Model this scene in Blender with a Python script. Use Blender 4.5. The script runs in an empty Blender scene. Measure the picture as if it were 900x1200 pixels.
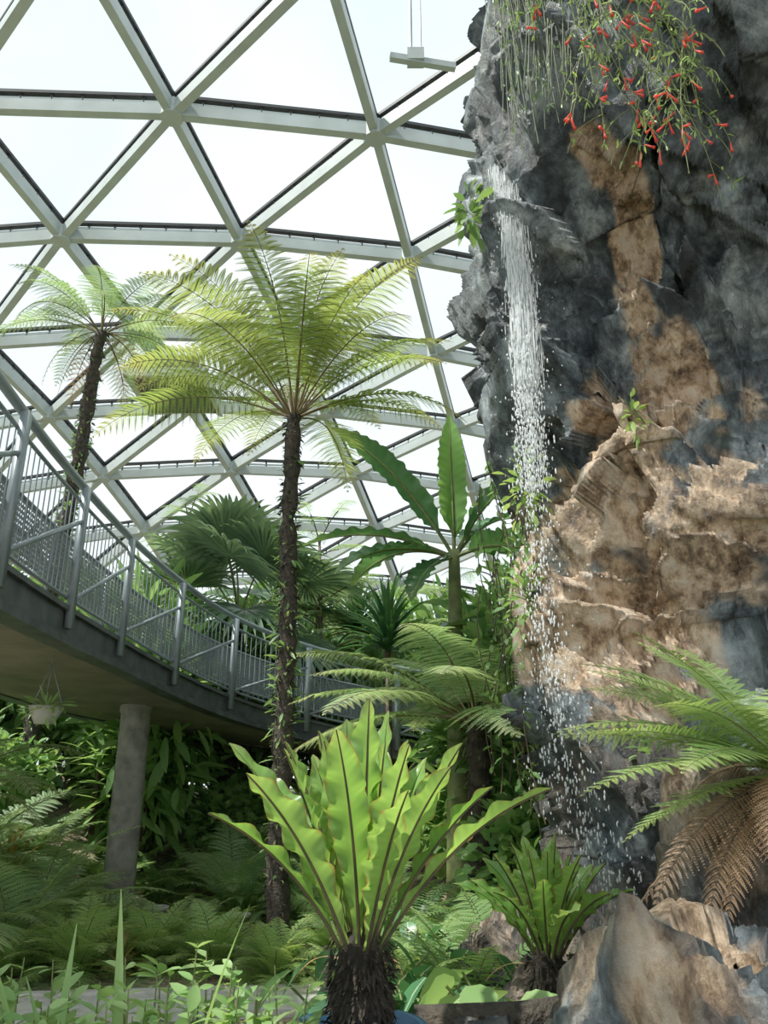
import bpy, math, random
import numpy as np
from mathutils import Vector, noise
rng=np.random.default_rng(11)
random.seed(5)
PI=math.pi
def R(d): return math.radians(d)
def nrm(a): return a/np.maximum(np.linalg.norm(a,axis=-1,keepdims=True),1e-9)
scene=bpy.context.scene
scene.view_settings.view_transform='Standard'
scene.view_settings.exposure=.27
scene.view_settings.gamma=1.14

# ---------------------------------------------------------------- materials
def newmat(name):
    m=bpy.data.materials.new(name); m.use_nodes=True
    nt=m.node_tree; nt.nodes.clear()
    return m,nt,nt.nodes,nt.links
def ramp(N,stops):
    r=N.new('ShaderNodeValToRGB'); e=r.color_ramp.elements
    e[0].position=stops[0][0]; e[0].color=(*stops[0][1],1)
    e[1].position=stops[-1][0]; e[1].color=(*stops[-1][1],1)
    for p,c in stops[1:-1]:
        x=e.new(p); x.color=(*c,1)
    return r
def mixc(N,L,fac,a,b,mode='MIX'):
    m=N.new('ShaderNodeMix'); m.data_type='RGBA'; m.blend_type=mode
    for sock,v in ((m.inputs[0],fac),(m.inputs[6],a),(m.inputs[7],b)):
        if isinstance(v,(int,float)): sock.default_value=v
        elif isinstance(v,tuple): sock.default_value=(*v,1)
        else: L.new(v,sock)
    return m.outputs[2]
def mathn(N,L,op,a,b=None,clamp=False):
    m=N.new('ShaderNodeMath'); m.operation=op; m.use_clamp=clamp
    for s,v in ((m.inputs[0],a),(m.inputs[1],b)):
        if v is None: continue
        if isinstance(v,(int,float)): s.default_value=v
        else: L.new(v,s)
    return m.outputs[0]
def leafmat(name,ca,cb,ctip=None,trans=.4,rough=.45,rib=None,ribw=.1,tipstart=.75,veins=0,spec=.4,edgec=None):
    m,nt,N,L=newmat(name)
    at=N.new('ShaderNodeAttribute'); at.attribute_name='cv'
    sp=N.new('ShaderNodeSeparateColor'); L.new(at.outputs['Color'],sp.inputs[0])
    tc=N.new('ShaderNodeTexCoord'); nz=N.new('ShaderNodeTexNoise'); nz.inputs['Scale'].default_value=3.0
    L.new(tc.outputs['Object'],nz.inputs['Vector'])
    f=mathn(N,L,'ADD',mathn(N,L,'MULTIPLY',sp.outputs[1],.75),mathn(N,L,'MULTIPLY',mathn(N,L,'SUBTRACT',nz.outputs[0],.35),.8),True)
    col=mixc(N,L,f,ca,cb)
    if ctip:
        g=N.new('ShaderNodeMapRange'); g.inputs[1].default_value=tipstart; g.inputs[2].default_value=1.1
        L.new(sp.outputs[0],g.inputs[0]); col=mixc(N,L,g.outputs[0],col,ctip)
    if veins:
        w=mathn(N,L,'SINE',mathn(N,L,'ADD',mathn(N,L,'MULTIPLY',sp.outputs[0],veins),mathn(N,L,'MULTIPLY',sp.outputs[2],-5)))
        col=mixc(N,L,mathn(N,L,'MULTIPLY',mathn(N,L,'MULTIPLY',mathn(N,L,'ADD',w,1.0),.16),sp.outputs[2]),col,tuple(c*.45 for c in ca))
    if edgec:
        n3=N.new('ShaderNodeTexNoise'); n3.inputs['Scale'].default_value=14; L.new(tc.outputs['Object'],n3.inputs['Vector'])
        g=N.new('ShaderNodeMapRange'); g.inputs[1].default_value=1.22; g.inputs[2].default_value=1.45
        L.new(mathn(N,L,'ADD',sp.outputs[2],mathn(N,L,'MULTIPLY',n3.outputs[0],.72)),g.inputs[0]); col=mixc(N,L,g.outputs[0],col,edgec)
    if rib:
        g=N.new('ShaderNodeMapRange'); g.inputs[1].default_value=ribw; g.inputs[2].default_value=ribw*.4
        L.new(sp.outputs[2],g.inputs[0]); col=mixc(N,L,g.outputs[0],col,rib)
    p=N.new('ShaderNodeBsdfPrincipled'); L.new(col,p.inputs['Base Color']); p.inputs['Roughness'].default_value=rough
    p.inputs['Specular IOR Level'].default_value=spec
    t=N.new('ShaderNodeBsdfTranslucent')
    tcol=mixc(N,L,1.0,col,(1.35,1.25,.8),'MULTIPLY'); L.new(tcol,t.inputs[0])
    mx=N.new('ShaderNodeMixShader'); mx.inputs[0].default_value=trans
    L.new(p.outputs[0],mx.inputs[1]); L.new(t.outputs[0],mx.inputs[2])
    o=N.new('ShaderNodeOutputMaterial'); L.new(mx.outputs[0],o.inputs[0])
    return m
def solid(name,ca,cb=None,scale=8,rough=.6,metal=0,bump=.0,bscale=30,spec=.4):
    m,nt,N,L=newmat(name)
    p=N.new('ShaderNodeBsdfPrincipled'); p.inputs['Roughness'].default_value=rough; p.inputs['Metallic'].default_value=metal
    p.inputs['Specular IOR Level'].default_value=spec
    tc=N.new('ShaderNodeTexCoord')
    nz=N.new('ShaderNodeTexNoise'); nz.inputs['Scale'].default_value=scale; nz.inputs['Detail'].default_value=6
    L.new(tc.outputs['Object'],nz.inputs['Vector'])
    r=ramp(N,[(.35,ca),(.65,cb or tuple(c*.85 for c in ca))]); L.new(nz.outputs[0],r.inputs[0]); L.new(r.outputs[0],p.inputs['Base Color'])
    if bump:
        n2=N.new('ShaderNodeTexNoise'); n2.inputs['Scale'].default_value=bscale; n2.inputs['Detail'].default_value=5
        L.new(tc.outputs['Object'],n2.inputs['Vector'])
        b=N.new('ShaderNodeBump'); b.inputs['Strength'].default_value=bump; b.inputs['Distance'].default_value=.03
        L.new(n2.outputs[0],b.inputs['Height']); L.new(b.outputs[0],p.inputs['Normal'])
    o=N.new('ShaderNodeOutputMaterial'); L.new(p.outputs[0],o.inputs[0])
    return m

M_treefern=leafmat('tree_fern_leaf',(.20,.33,.09),(.40,.48,.16),(.50,.46,.20),trans=.55)
M_treefern2=leafmat('pale_fern_leaf',(.22,.39,.18),(.44,.58,.30),(.52,.60,.34),trans=.45)
M_fern=leafmat('fern_leaf',(.17,.34,.09),(.42,.57,.19),(.48,.56,.21),trans=.42)
M_ferndark=leafmat('dark_fern_leaf',(.08,.19,.06),(.26,.42,.14),(.30,.45,.15),trans=.4)
M_deadfern=leafmat('dry_fern_leaf',(.34,.20,.12),(.55,.38,.24),trans=.4)
M_nest=leafmat('nest_fern_leaf',(.15,.34,.06),(.35,.56,.16),(.42,.48,.17),trans=.5,rough=.27,rib=(.04,.02,.01),ribw=.07,tipstart=.9,veins=150,edgec=(.28,.18,.06),spec=.55)
M_banana=leafmat('banana_leaf_mat',(.04,.13,.05),(.12,.27,.10),(.20,.28,.10),trans=.38,rough=.28,rib=(.42,.52,.28),ribw=.1,veins=120)
M_banana2=leafmat('banana_backlit_leaf_mat',(.14,.34,.08),(.26,.48,.14),trans=.55,rough=.35,rib=(.5,.6,.3),ribw=.1,veins=120)  # upright leaves: backlit brightness painted in as a lighter green
M_palm=leafmat('fan_palm_leaf',(.08,.16,.10),(.22,.32,.19),(.36,.38,.20),trans=.35,rough=.32,tipstart=.9)
M_shrub=leafmat('shrub_leaf',(.10,.25,.07),(.32,.50,.17),trans=.42)
M_shrubdark=leafmat('dark_shrub_leaf',(.06,.15,.05),(.22,.36,.12),trans=.38)
M_shrublight=leafmat('light_shrub_leaf',(.17,.34,.10),(.38,.54,.22),trans=.45)
M_arum=leafmat('arum_leaf',(.03,.11,.05),(.09,.25,.10),trans=.3,rough=.3,rib=(.45,.55,.38),ribw=.12)
M_brom=leafmat('bromeliad_leaf',(.22,.12,.05),(.30,.30,.10),(.4,.16,.06),trans=.4,rough=.3)
M_spiky=leafmat('spiky_leaf',(.02,.08,.03),(.08,.19,.07),trans=.3,rough=.3)
M_stem=solid('green_stem',(.18,.22,.07),(.11,.13,.05))
M_stipe=solid('yellow_stipe',(.20,.16,.07),(.12,.09,.04))
M_stemb=solid('brown_stem',(.12,.08,.045),(.05,.04,.03))
M_hang=solid('grey_green_stem',(.18,.21,.13),(.10,.12,.07))
M_red=leafmat('red_blossom',(.75,.06,.05),(.85,.14,.10),trans=.3)
M_trunk=solid('fern_trunk_bark',(.022,.018,.015),(.065,.052,.038),scale=14,rough=.9,bump=1,bscale=40)
M_moss=solid('mossy_trunk',(.04,.055,.02),(.10,.11,.05),scale=10,rough=.95,bump=1)
M_steel=solid('painted_steel',(.45,.51,.51),(.38,.43,.43),scale=2,rough=.45)
M_darksteel=solid('dark_gasket',(.012,.014,.017),(.025,.028,.03),rough=.5)
M_rail=solid('rail_paint',(.25,.30,.32),(.19,.23,.25),scale=5,rough=.4,metal=.2)
M_fascia=solid('fascia_steel',(.04,.047,.05),(.085,.095,.10),scale=6,rough=.5)
M_soffit=solid('soffit_concrete',(.23,.21,.16),(.16,.145,.12),scale=2.5,rough=.85,bump=.2)
M_conc=solid('column_concrete',(.30,.29,.25),(.15,.15,.13),scale=6,rough=.9,bump=.4)
M_path=solid('path_paving',(.56,.54,.50),(.44,.42,.39),scale=12,rough=.9,bump=.4)
M_blue=solid('blue_plastic',(.05,.17,.33),(.04,.13,.26),rough=.4)
M_pot=solid('pale_pot',(.42,.42,.37),(.32,.33,.29),rough=.6)
M_soil=solid('potting_soil',(.012,.010,.008),(.035,.028,.02),scale=20,rough=1,bump=1)

def mat_water():
    m,nt,N,L=newmat('falling_water')
    p=N.new('ShaderNodeBsdfPrincipled'); p.inputs['Base Color'].default_value=(.95,.97,.98,1); p.inputs['Roughness'].default_value=.12
    p.inputs['Transmission Weight'].default_value=.3; p.inputs['IOR'].default_value=1.33
    t=N.new('ShaderNodeBsdfTranslucent'); t.inputs[0].default_value=(.95,.98,1,1)
    mx=N.new('ShaderNodeMixShader'); mx.inputs[0].default_value=.35; L.new(p.outputs[0],mx.inputs[1]); L.new(t.outputs[0],mx.inputs[2])
    o=N.new('ShaderNodeOutputMaterial'); L.new(mx.outputs[0],o.inputs[0]); return m
M_water=mat_water()
def mat_sheet():
    m,nt,N,L=newmat('water_sheet')
    tc=N.new('ShaderNodeTexCoord'); mp=N.new('ShaderNodeMapping'); mp.inputs['Scale'].default_value=(70,70,6)
    L.new(tc.outputs['Object'],mp.inputs[0]); nz=N.new('ShaderNodeTexNoise'); nz.inputs['Scale'].default_value=1; nz.inputs['Detail'].default_value=4
    L.new(mp.outputs[0],nz.inputs['Vector'])
    at=N.new('ShaderNodeAttribute'); at.attribute_name='cv'; sp=N.new('ShaderNodeSeparateColor'); L.new(at.outputs['Color'],sp.inputs[0])
    v=mathn(N,L,'ADD',nz.outputs[0],sp.outputs[0]); g=N.new('ShaderNodeMapRange'); g.inputs[1].default_value=.93; g.inputs[2].default_value=1.08; L.new(v,g.inputs[0])
    p=N.new('ShaderNodeBsdfPrincipled'); p.inputs['Base Color'].default_value=(.95,.97,.98,1); p.inputs['Roughness'].default_value=.2
    tl=N.new('ShaderNodeBsdfTranslucent'); tl.inputs[0].default_value=(.95,.98,1,1); m0=N.new('ShaderNodeMixShader'); m0.inputs[0].default_value=.4; L.new(p.outputs[0],m0.inputs[1]); L.new(tl.outputs[0],m0.inputs[2])
    t=N.new('ShaderNodeBsdfTransparent'); mx=N.new('ShaderNodeMixShader'); L.new(g.outputs[0],mx.inputs[0]); L.new(t.outputs[0],mx.inputs[1]); L.new(m0.outputs[0],mx.inputs[2])
    o=N.new('ShaderNodeOutputMaterial'); L.new(mx.outputs[0],o.inputs[0]); return m
M_sheet=mat_sheet()
def mat_glass():
    m,nt,N,L=newmat('roof_glass')
    t=N.new('ShaderNodeBsdfTransparent'); t.inputs[0].default_value=(.96,.985,.985,1)
    g=N.new('ShaderNodeBsdfGlossy'); g.inputs['Roughness'].default_value=.05; g.inputs[0].default_value=(.8,.9,.95,1)
    mx=N.new('ShaderNodeMixShader'); mx.inputs[0].default_value=.04
    L.new(t.outputs[0],mx.inputs[1]); L.new(g.outputs[0],mx.inputs[2])
    o=N.new('ShaderNodeOutputMaterial'); L.new(mx.outputs[0],o.inputs[0]); return m
M_glass=mat_glass()
def mat_perf():
    m,nt,N,L=newmat('perforated_panel')
    at=N.new('ShaderNodeAttribute'); at.attribute_name='cv'
    sp=N.new('ShaderNodeSeparateColor'); L.new(at.outputs['Color'],sp.inputs[0])
    a=mathn(N,L,'SUBTRACT',mathn(N,L,'FRACT',mathn(N,L,'MULTIPLY',sp.outputs[0],24.)),.5)
    b=mathn(N,L,'SUBTRACT',mathn(N,L,'FRACT',mathn(N,L,'MULTIPLY',sp.outputs[1],24.)),.5)
    d=mathn(N,L,'ADD',mathn(N,L,'MULTIPLY',a,a),mathn(N,L,'MULTIPLY',b,b))
    hole=mathn(N,L,'LESS_THAN',d,.04)
    p=N.new('ShaderNodeBsdfPrincipled'); p.inputs['Base Color'].default_value=(.19,.225,.245,1); p.inputs['Roughness'].default_value=.5
    t=N.new('ShaderNodeBsdfTransparent')
    mx=N.new('ShaderNodeMixShader'); L.new(hole,mx.inputs[0]); L.new(p.outputs[0],mx.inputs[1]); L.new(t.outputs[0],mx.inputs[2])
    o=N.new('ShaderNodeOutputMaterial'); L.new(mx.outputs[0],o.inputs[0]); return m
M_perf=mat_perf()
def mat_rock():
    m,nt,N,L=newmat('cliff_rock')
    at=N.new('ShaderNodeAttribute'); at.attribute_name='cv'
    sp=N.new('ShaderNodeSeparateColor'); L.new(at.outputs['Color'],sp.inputs[0])
    tc=N.new('ShaderNodeTexCoord'); mp=N.new('ShaderNodeMapping'); mp.inputs['Scale'].default_value=(1,1,.55); mp.inputs['Rotation'].default_value=(0,R(25),0); L.new(tc.outputs['Object'],mp.inputs[0])
    def nz(s,d,r,dist,src=mp.outputs[0]):
        n=N.new('ShaderNodeTexNoise'); n.inputs['Scale'].default_value=s; n.inputs['Detail'].default_value=d; n.inputs['Roughness'].default_value=r; n.inputs['Distortion'].default_value=dist; L.new(src,n.inputs['Vector']); return n
    n1=nz(2.6,12,.72,.3); n2=nz(7,12,.72,.15); n3=nz(24,8,.7,.0,tc.outputs['Object'])
    g=ramp(N,[(.36,(.018,.024,.028)),(.44,(.06,.078,.09)),(.51,(.155,.19,.21)),(.58,(.33,.385,.41)),(.66,(.54,.60,.62))]); L.new(n1.outputs[0],g.inputs[0])
    o_=ramp(N,[(.34,(.16,.10,.06)),(.42,(.42,.27,.16)),(.50,(.68,.48,.31)),(.62,(.80,.67,.53))]); L.new(n2.outputs[0],o_.inputs[0])
    col=mixc(N,L,sp.outputs[0],g.outputs[0],o_.outputs[0])
    br=ramp(N,[(.38,(.02,.016,.013)),(.5,(.09,.068,.05)),(.66,(.38,.30,.23))]); L.new(n2.outputs[0],br.inputs[0])
    col=mixc(N,L,sp.outputs[1],col,br.outputs[0])
    mo=ramp(N,[(.56,(0,0,0)),(.66,(1,1,1))]); nm=nz(1.3,8,.6,0,tc.outputs['Object']); L.new(nm.outputs[0],mo.inputs[0])
    col=mixc(N,L,mathn(N,L,'MULTIPLY',mo.outputs[0],.25),col,(.09,.12,.04))
    mv=ramp(N,[(.41,(.42,.42,.43)),(.54,(1.3,1.3,1.3))]); L.new(n2.outputs[0],mv.inputs[0])
    col=mixc(N,L,.55,col,mv.outputs[0],'MULTIPLY')
    ge=N.new('ShaderNodeNewGeometry'); pt=ramp(N,[(.44,(.25,.25,.25)),(.5,(1,1,1)),(.56,(1.7,1.7,1.7))]); L.new(ge.outputs['Pointiness'],pt.inputs[0])  # painted shading: crevices darkened, convex edges lightened in the colour
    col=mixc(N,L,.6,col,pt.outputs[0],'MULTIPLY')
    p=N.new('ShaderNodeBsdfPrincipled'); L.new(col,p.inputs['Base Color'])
    rr=N.new('ShaderNodeMapRange'); rr.inputs[1].default_value=.35; rr.inputs[2].default_value=.65; rr.inputs[3].default_value=.25; rr.inputs[4].default_value=.7; L.new(n2.outputs[0],rr.inputs[0]); L.new(rr.outputs[0],p.inputs['Roughness'])
    hh=mathn(N,L,'ADD',mathn(N,L,'MULTIPLY',n1.outputs[0],.9),mathn(N,L,'ADD',n2.outputs[0],mathn(N,L,'MULTIPLY',n3.outputs[0],.25)))
    b=N.new('ShaderNodeBump'); b.inputs['Strength'].default_value=1.0; b.inputs['Distance'].default_value=.10
    L.new(hh,b.inputs['Height']); L.new(b.outputs[0],p.inputs['Normal'])
    o=N.new('ShaderNodeOutputMaterial'); L.new(p.outputs[0],o.inputs[0]); return m
M_rock=mat_rock()
def mat_ground():
    m,nt,N,L=newmat('garden_soil')
    tc=N.new('ShaderNodeTexCoord')
    n1=N.new('ShaderNodeTexNoise'); n1.inputs['Scale'].default_value=.9; n1.inputs['Detail'].default_value=8
    n2=N.new('ShaderNodeTexNoise'); n2.inputs['Scale'].default_value=14; n2.inputs['Detail'].default_value=8
    for n in (n1,n2): L.new(tc.outputs['Object'],n.inputs['Vector'])
    a=ramp(N,[(.3,(.10,.072,.05)),(.7,(.36,.27,.18))]); L.new(n2.outputs[0],a.inputs[0])
    b=ramp(N,[(.3,(.05,.10,.03)),(.7,(.20,.30,.11))]); L.new(n2.outputs[0],b.inputs[0])
    f=ramp(N,[(.5,(0,0,0)),(.62,(1,1,1))]); L.new(n1.outputs[0],f.inputs[0])
    col=mixc(N,L,f.outputs[0],a.outputs[0],b.outputs[0])
    p=N.new('ShaderNodeBsdfPrincipled'); L.new(col,p.inputs['Base Color']); p.inputs['Roughness'].default_value=.95
    bm=N.new('ShaderNodeBump'); bm.inputs['Strength'].default_value=.8; bm.inputs['Distance'].default_value=.06; L.new(n2.outputs[0],bm.inputs['Height']); L.new(bm.outputs[0],p.inputs['Normal'])
    o=N.new('ShaderNodeOutputMaterial'); L.new(p.outputs[0],o.inputs[0]); return m
M_ground=mat_ground()

# ---------------------------------------------------------------- mesh builder
class MB:
    def __init__(s): s.V=[];s.F=[];s.M=[];s.C=[];s.n=0
    def add(s,V,F,mat=0,C=None):
        V=np.asarray(V,float).reshape(-1,3); F=np.asarray(F,int).reshape(-1,4)
        if C is None: C=np.full((len(V),3),.5)
        s.V.append(V);s.F.append(F+s.n);s.M.append(np.full(len(F),mat));s.C.append(np.asarray(C,float).reshape(-1,3));s.n+=len(V)
    def mesh(s,name,mats,smooth=True):
        V=np.vstack(s.V);F=np.vstack(s.F);M=np.concatenate(s.M);C=np.vstack(s.C)
        me=bpy.data.meshes.new(name)
        me.vertices.add(len(V)); me.vertices.foreach_set('co',V.astype(np.float32).ravel())
        me.loops.add(F.size); me.loops.foreach_set('vertex_index',F.astype(np.int32).ravel())
        me.polygons.add(len(F)); me.polygons.foreach_set('loop_start',np.arange(0,F.size,4,dtype=np.int32))
        for m in mats: me.materials.append(m)
        me.polygons.foreach_set('material_index',M.astype(np.int32))
        me.polygons.foreach_set('use_smooth',np.full(len(F),smooth))
        me.update(calc_edges=True)
        a=me.attributes.new('cv','FLOAT_COLOR','POINT')
        a.data.foreach_set('color',np.hstack([C,np.ones((len(C),1))]).astype(np.float32).ravel())
        return me
    def obj(s,name,mats,smooth=True,parent=None,loc=(0,0,0)):
        return put(s.mesh(name,mats,smooth),name,loc,parent=parent)
def put(me,name,loc=(0,0,0),rz=0,sc=1,parent=None,tilt=(0,0)):
    o=bpy.data.objects.new(name,me); scene.collection.objects.link(o)
    o.location=loc; o.rotation_euler=(tilt[0],tilt[1],rz); o.scale=(sc,)*3 if not isinstance(sc,tuple) else sc
    if parent: o.parent=parent
    return o
def empty(name,loc=(0,0,0)):
    o=bpy.data.objects.new(name,None); scene.collection.objects.link(o); o.location=loc; return o

def gridF(n,m,wrap=False):
    i=np.arange(n-1)[:,None]; k=m if wrap else m-1; j=np.arange(k)[None,:]; j2=(j+1)%m
    return np.stack([i*m+j,i*m+j2,(i+1)*m+j2,(i+1)*m+j],-1).reshape(-1,4)
def tube(mb,P,rad,k=6,mat=0,C=None,cap=True):
    P=np.asarray(P,float); n=len(P); rad=np.broadcast_to(np.asarray(rad,float),(n,))
    if cap:
        P=np.vstack([P[:1],P,P[-1:]]); rad=np.concatenate([[rad[0]*.02],rad,[rad[-1]*.02]]); n+=2
    T=nrm(np.gradient(P,axis=0))
    if cap: T[0]=T[1]=nrm(P[2]-P[1]); T[-1]=T[-2]=nrm(P[-2]-P[-3])
    mt=abs(nrm(P[-1]-P[0])[2]); ref=np.array([1,0,0.]) if mt>.7 else np.array([0,0,1.])
    S=nrm(np.cross(T,ref)); U=np.cross(S,T)
    a=np.arange(k)*2*PI/k
    V=P[:,None]+rad[:,None,None]*(np.cos(a)[None,:,None]*S[:,None]+np.sin(a)[None,:,None]*U[:,None])
    if C is None: C=(.5,.5,.5)
    mb.add(V,gridF(n,k,True),mat,np.tile(C,(n*k,1)))
def box(mb,c,sz,mat=0,ax=None):
    c=np.array(c,float); h=np.array(sz,float)/2
    V=np.array([[x,y,z] for x in(-1,1) for y in(-1,1) for z in(-1,1)])*h
    if ax is not None: V=V@np.array(ax)
    F=[[0,1,3,2],[4,6,7,5],[0,4,5,1],[2,3,7,6],[0,2,6,4],[1,5,7,3]]
    mb.add(V+c,F,mat)
def beam(mb,a,b,w,h,mat=0,off=0,up=(0,0,1)):
    a=np.array(a,float);b=np.array(b,float);d=b-a;l=np.linalg.norm(d);d/=l
    s=nrm(np.cross(d,np.array(up,float)));u=np.cross(s,d)
    box(mb,(a+b)/2+u*off,(l,w,h),mat,ax=[d,s,u])
def lathe(mb,prof,k=24,c=(0,0,0),mat=0):
    a=np.arange(k)*2*PI/k; pr=np.array(prof,float)
    V=np.stack([pr[:,0,None]*np.cos(a),pr[:,0,None]*np.sin(a),np.repeat(pr[:,1,None],k,1)],-1)+np.array(c)
    mb.add(V,gridF(len(pr),k,True),mat)
def arc(base,az,e0,e1,L,n=16,bend=1.0,side=0.0):
    t=np.linspace(0,1,n); e=e0+(e1-e0)*t**bend; a=az+side*t
    d=np.stack([np.cos(e)*np.cos(a),np.cos(e)*np.sin(a),np.sin(e)],1)
    P=np.vstack([[0,0,0],np.cumsum((d[1:]+d[:-1])/2*(L/(n-1)),0)])+np.array(base,float)
    S=np.stack([np.sin(a),-np.cos(a),0*a],1); Nn=np.cross(S,d)
    return P,d,S,Nn,t
def roll(S,Nn,r):
    return S*math.cos(r)+Nn*math.sin(r), Nn*math.cos(r)-S*math.sin(r)
def blade(mb,P,S,Nn,w,t,fold=.2,ruf=0,rf=40,mat=0,m=5,rnd=None,edge=0):
    o=np.linspace(-1,1,m); n=len(P); w=np.asarray(w)
    rnd=random.random() if rnd is None else rnd
    ph=random.random()*6
    wob=1+edge*np.sin(rf*1.7*t+ph)*.5+edge*rng.normal(0,.3,n)
    zz=fold*np.abs(o)[None,:]*w[:,None]+ruf*w[:,None]*np.abs(o)[None,:]**1.5*np.sin(rf*t[:,None]+ph+np.sign(o)[None,:]*1.3)
    V=P[:,None]+S[:,None]*(o[None,:]*(w*wob)[:,None])[...,None]+Nn[:,None]*zz[...,None]
    C=np.zeros((n,m,3)); C[...,0]=t[:,None]; C[...,1]=rnd; C[...,2]=np.abs(o)[None,:]
    mb.add(V,gridF(n,m),mat,C)
def frond(mb,base,az,e0,e1,L,npin=26,pinL=.45,ang=20,mp=18,plen=.05,mat=0,smat=1,bend=1.2,side=0,rl=0,droop=.25,start=.14,simple=False,rr=.012,fill=.46):
    P,d,S,Nn,t=arc(base,az,e0,e1,L,20,bend,side)
    if rl: S,Nn=roll(S,Nn,rl)
    tube(mb,P,rr*(1-.85*t),4,smat,(.5,.5,.5),cap=False)
    ts=np.linspace(start,.995,npin)
    ip=lambda A: np.stack([np.interp(ts,t,A[:,i]) for i in range(3)],1)
    B=ip(P);D0=nrm(ip(d));S0=nrm(ip(S));N0=nrm(ip(Nn))
    u=(ts-start)/(1-start)
    env=np.minimum(1,.45+1.6*u)*(1-u**2.4)+.03
    rnd=random.random()*.6
    an=np.radians(ang+18*u)
    for sd in(-1,1):
        l=pinL*env*rng.uniform(.9,1.08,npin)
        D=nrm(S0*sd*np.cos(an)[:,None]+D0*np.sin(an)[:,None]+N0*rng.normal(.05,.06,(npin,1)))
        if simple:
            w=plen*np.ones(npin)*(.5+.5*env)
            q=nrm(np.cross(N0,D))
            z=np.array([0,0,-1.])
            us=np.array([0,.25,.6,.85,1]); ws=np.array([.5,1,.75,.4,.05])
            V=B[:,None]+D[:,None]*(us[None,:,None]*l[:,None,None])+z*(droop*us**2)[None,:,None]*l[:,None,None]
            Vv=np.stack([V-q[:,None]*(ws[None,:]*w[:,None])[...,None],V+q[:,None]*(ws[None,:]*w[:,None])[...,None]],2)
            F0=gridF(5,2); F=(F0[None]+np.arange(npin)[:,None,None]*10).reshape(-1,4)
            C=np.zeros((npin,5,2,3)); C[...,0]=ts[:,None,None]; C[...,1]=np.clip(rnd+rng.uniform(-.1,.3,(npin,1,1)),0,1); C[...,2]=.5
            mb.add(Vv,F,mat,C)
        else:
            us=(np.arange(mp)+.7)/mp
            V=B[:,None]+D[:,None]*(us[None,:,None]*l[:,None,None])
            V[...,2]-=(droop*us**2)[None,:]*l[:,None]
            q=nrm(np.cross(N0,D))[:,None]
            Dd=D[:,None]
            pl=(plen*(1-.85*us**1.8))[None,:]*(.45+.55*env)[:,None]
            hw=(l/mp*fill)[:,None]*np.ones_like(pl)
            for s2 in(-1,1):
                a=V; tip=V+q*(s2*pl)[...,None]+Dd*(pl*.35)[...,None]; tip[...,2]-=pl*.18
                mid=V+q*(s2*pl*.5)[...,None]+Dd*(pl*.15)[...,None]
                Q=np.stack([a-Dd*(hw*.6)[...,None],mid-Dd*hw[...,None],tip,mid+Dd*hw[...,None]],2)
                F=np.arange(npin*mp*4).reshape(-1,4)
                C=np.zeros(Q.shape); C[...,0]=ts[:,None,None]; C[...,1]=np.clip(rnd+rng.uniform(-.1,.25,(npin,1,1)),0,1); C[...,2]=.5
                mb.add(Q,F,mat,C)
            e=V[:,-1]; mid=V[:,mp//2]; hwid=.0025*L
            Q=np.stack([B,mid-q[:,0]*hwid,e,mid+q[:,0]*hwid],1)
            mb.add(Q,np.arange(npin*4).reshape(-1,4),smat)
def leaf_template(ws=(.03,.3,.36,.22,.01),ys=(0,.25,.5,.8,1),fold=.2,droop=.2):
    V=[];C=[]
    for y,w in zip(ys,ws):
        for x in(-1,0,1):
            V.append([x*w,y,abs(x)*w*fold-droop*y*y]); C.append([max(y,0),.5,abs(x)])
    return np.array(V),gridF(len(ys),3),np.array(C)
LT=leaf_template(); LTn=leaf_template(ws=(.02,.1,.12,.08,.005)); LTh=leaf_template(ws=(.12,.36,.42,.25,.01),ys=(-.28,-.02,.25,.65,1),fold=.15,droop=.25)
LTm=leaf_template(ws=(.02,.18,.22,.14,.005))
def scatter(mb,T,pos,D,scale,mat=0,up=None):
    V0,F0,C0=T; n=len(pos); D=nrm(D)
    U=rng.normal(0,.35,(n,3))+np.array([0,0,1.]) if up is None else up
    S=nrm(np.cross(D,U)); Nn=np.cross(S,D); sc=np.asarray(scale).reshape(-1,1,1)
    V=pos[:,None]+sc*(V0[None,:,0,None]*S[:,None]+V0[None,:,1,None]*D[:,None]+V0[None,:,2,None]*Nn[:,None])
    F=(F0[None]+(np.arange(n)*len(V0))[:,None,None]).reshape(-1,4)
    C=np.tile(C0,(n,1,1)); C[...,1]=rng.random((n,1))
    mb.add(V,F,mat,C)
def bush_mesh(name,r,n,size,mats,T=LT,lumps=9):
    mb=MB(); r=np.array(r,float)
    cs=[]
    for i in range(lumps):
        a=rng.uniform(0,2*PI); q=rng.uniform(.0,.75); cs.append([r[0]*q*math.cos(a),r[1]*q*math.sin(a),r[2]*rng.uniform(.35,.95)])
    cs=np.array(cs)
    for c in cs:
        P=np.array([[c[0]*.15,c[1]*.15,-.1],[c[0]*.5,c[1]*.5,c[2]*.5],c]); tube(mb,P,[.02*r[2]+.006,.012,.005],4,1)
    idx=rng.integers(0,lumps,n); dd=nrm(rng.normal(0,1,(n,3)))
    rad=rng.uniform(.35,1,(n,1))**.5*np.array([r[0],r[1],r[2]*.7])*.55
    pos=cs[idx]+dd*rad; pos[:,2]=np.maximum(pos[:,2],.03)
    D=dd+rng.normal(0,.5,(n,3))+np.array([0,0,.2])
    scatter(mb,T,pos,D,size*rng.uniform(.6,1.3,n))
    return mb.mesh(name,mats)

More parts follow.
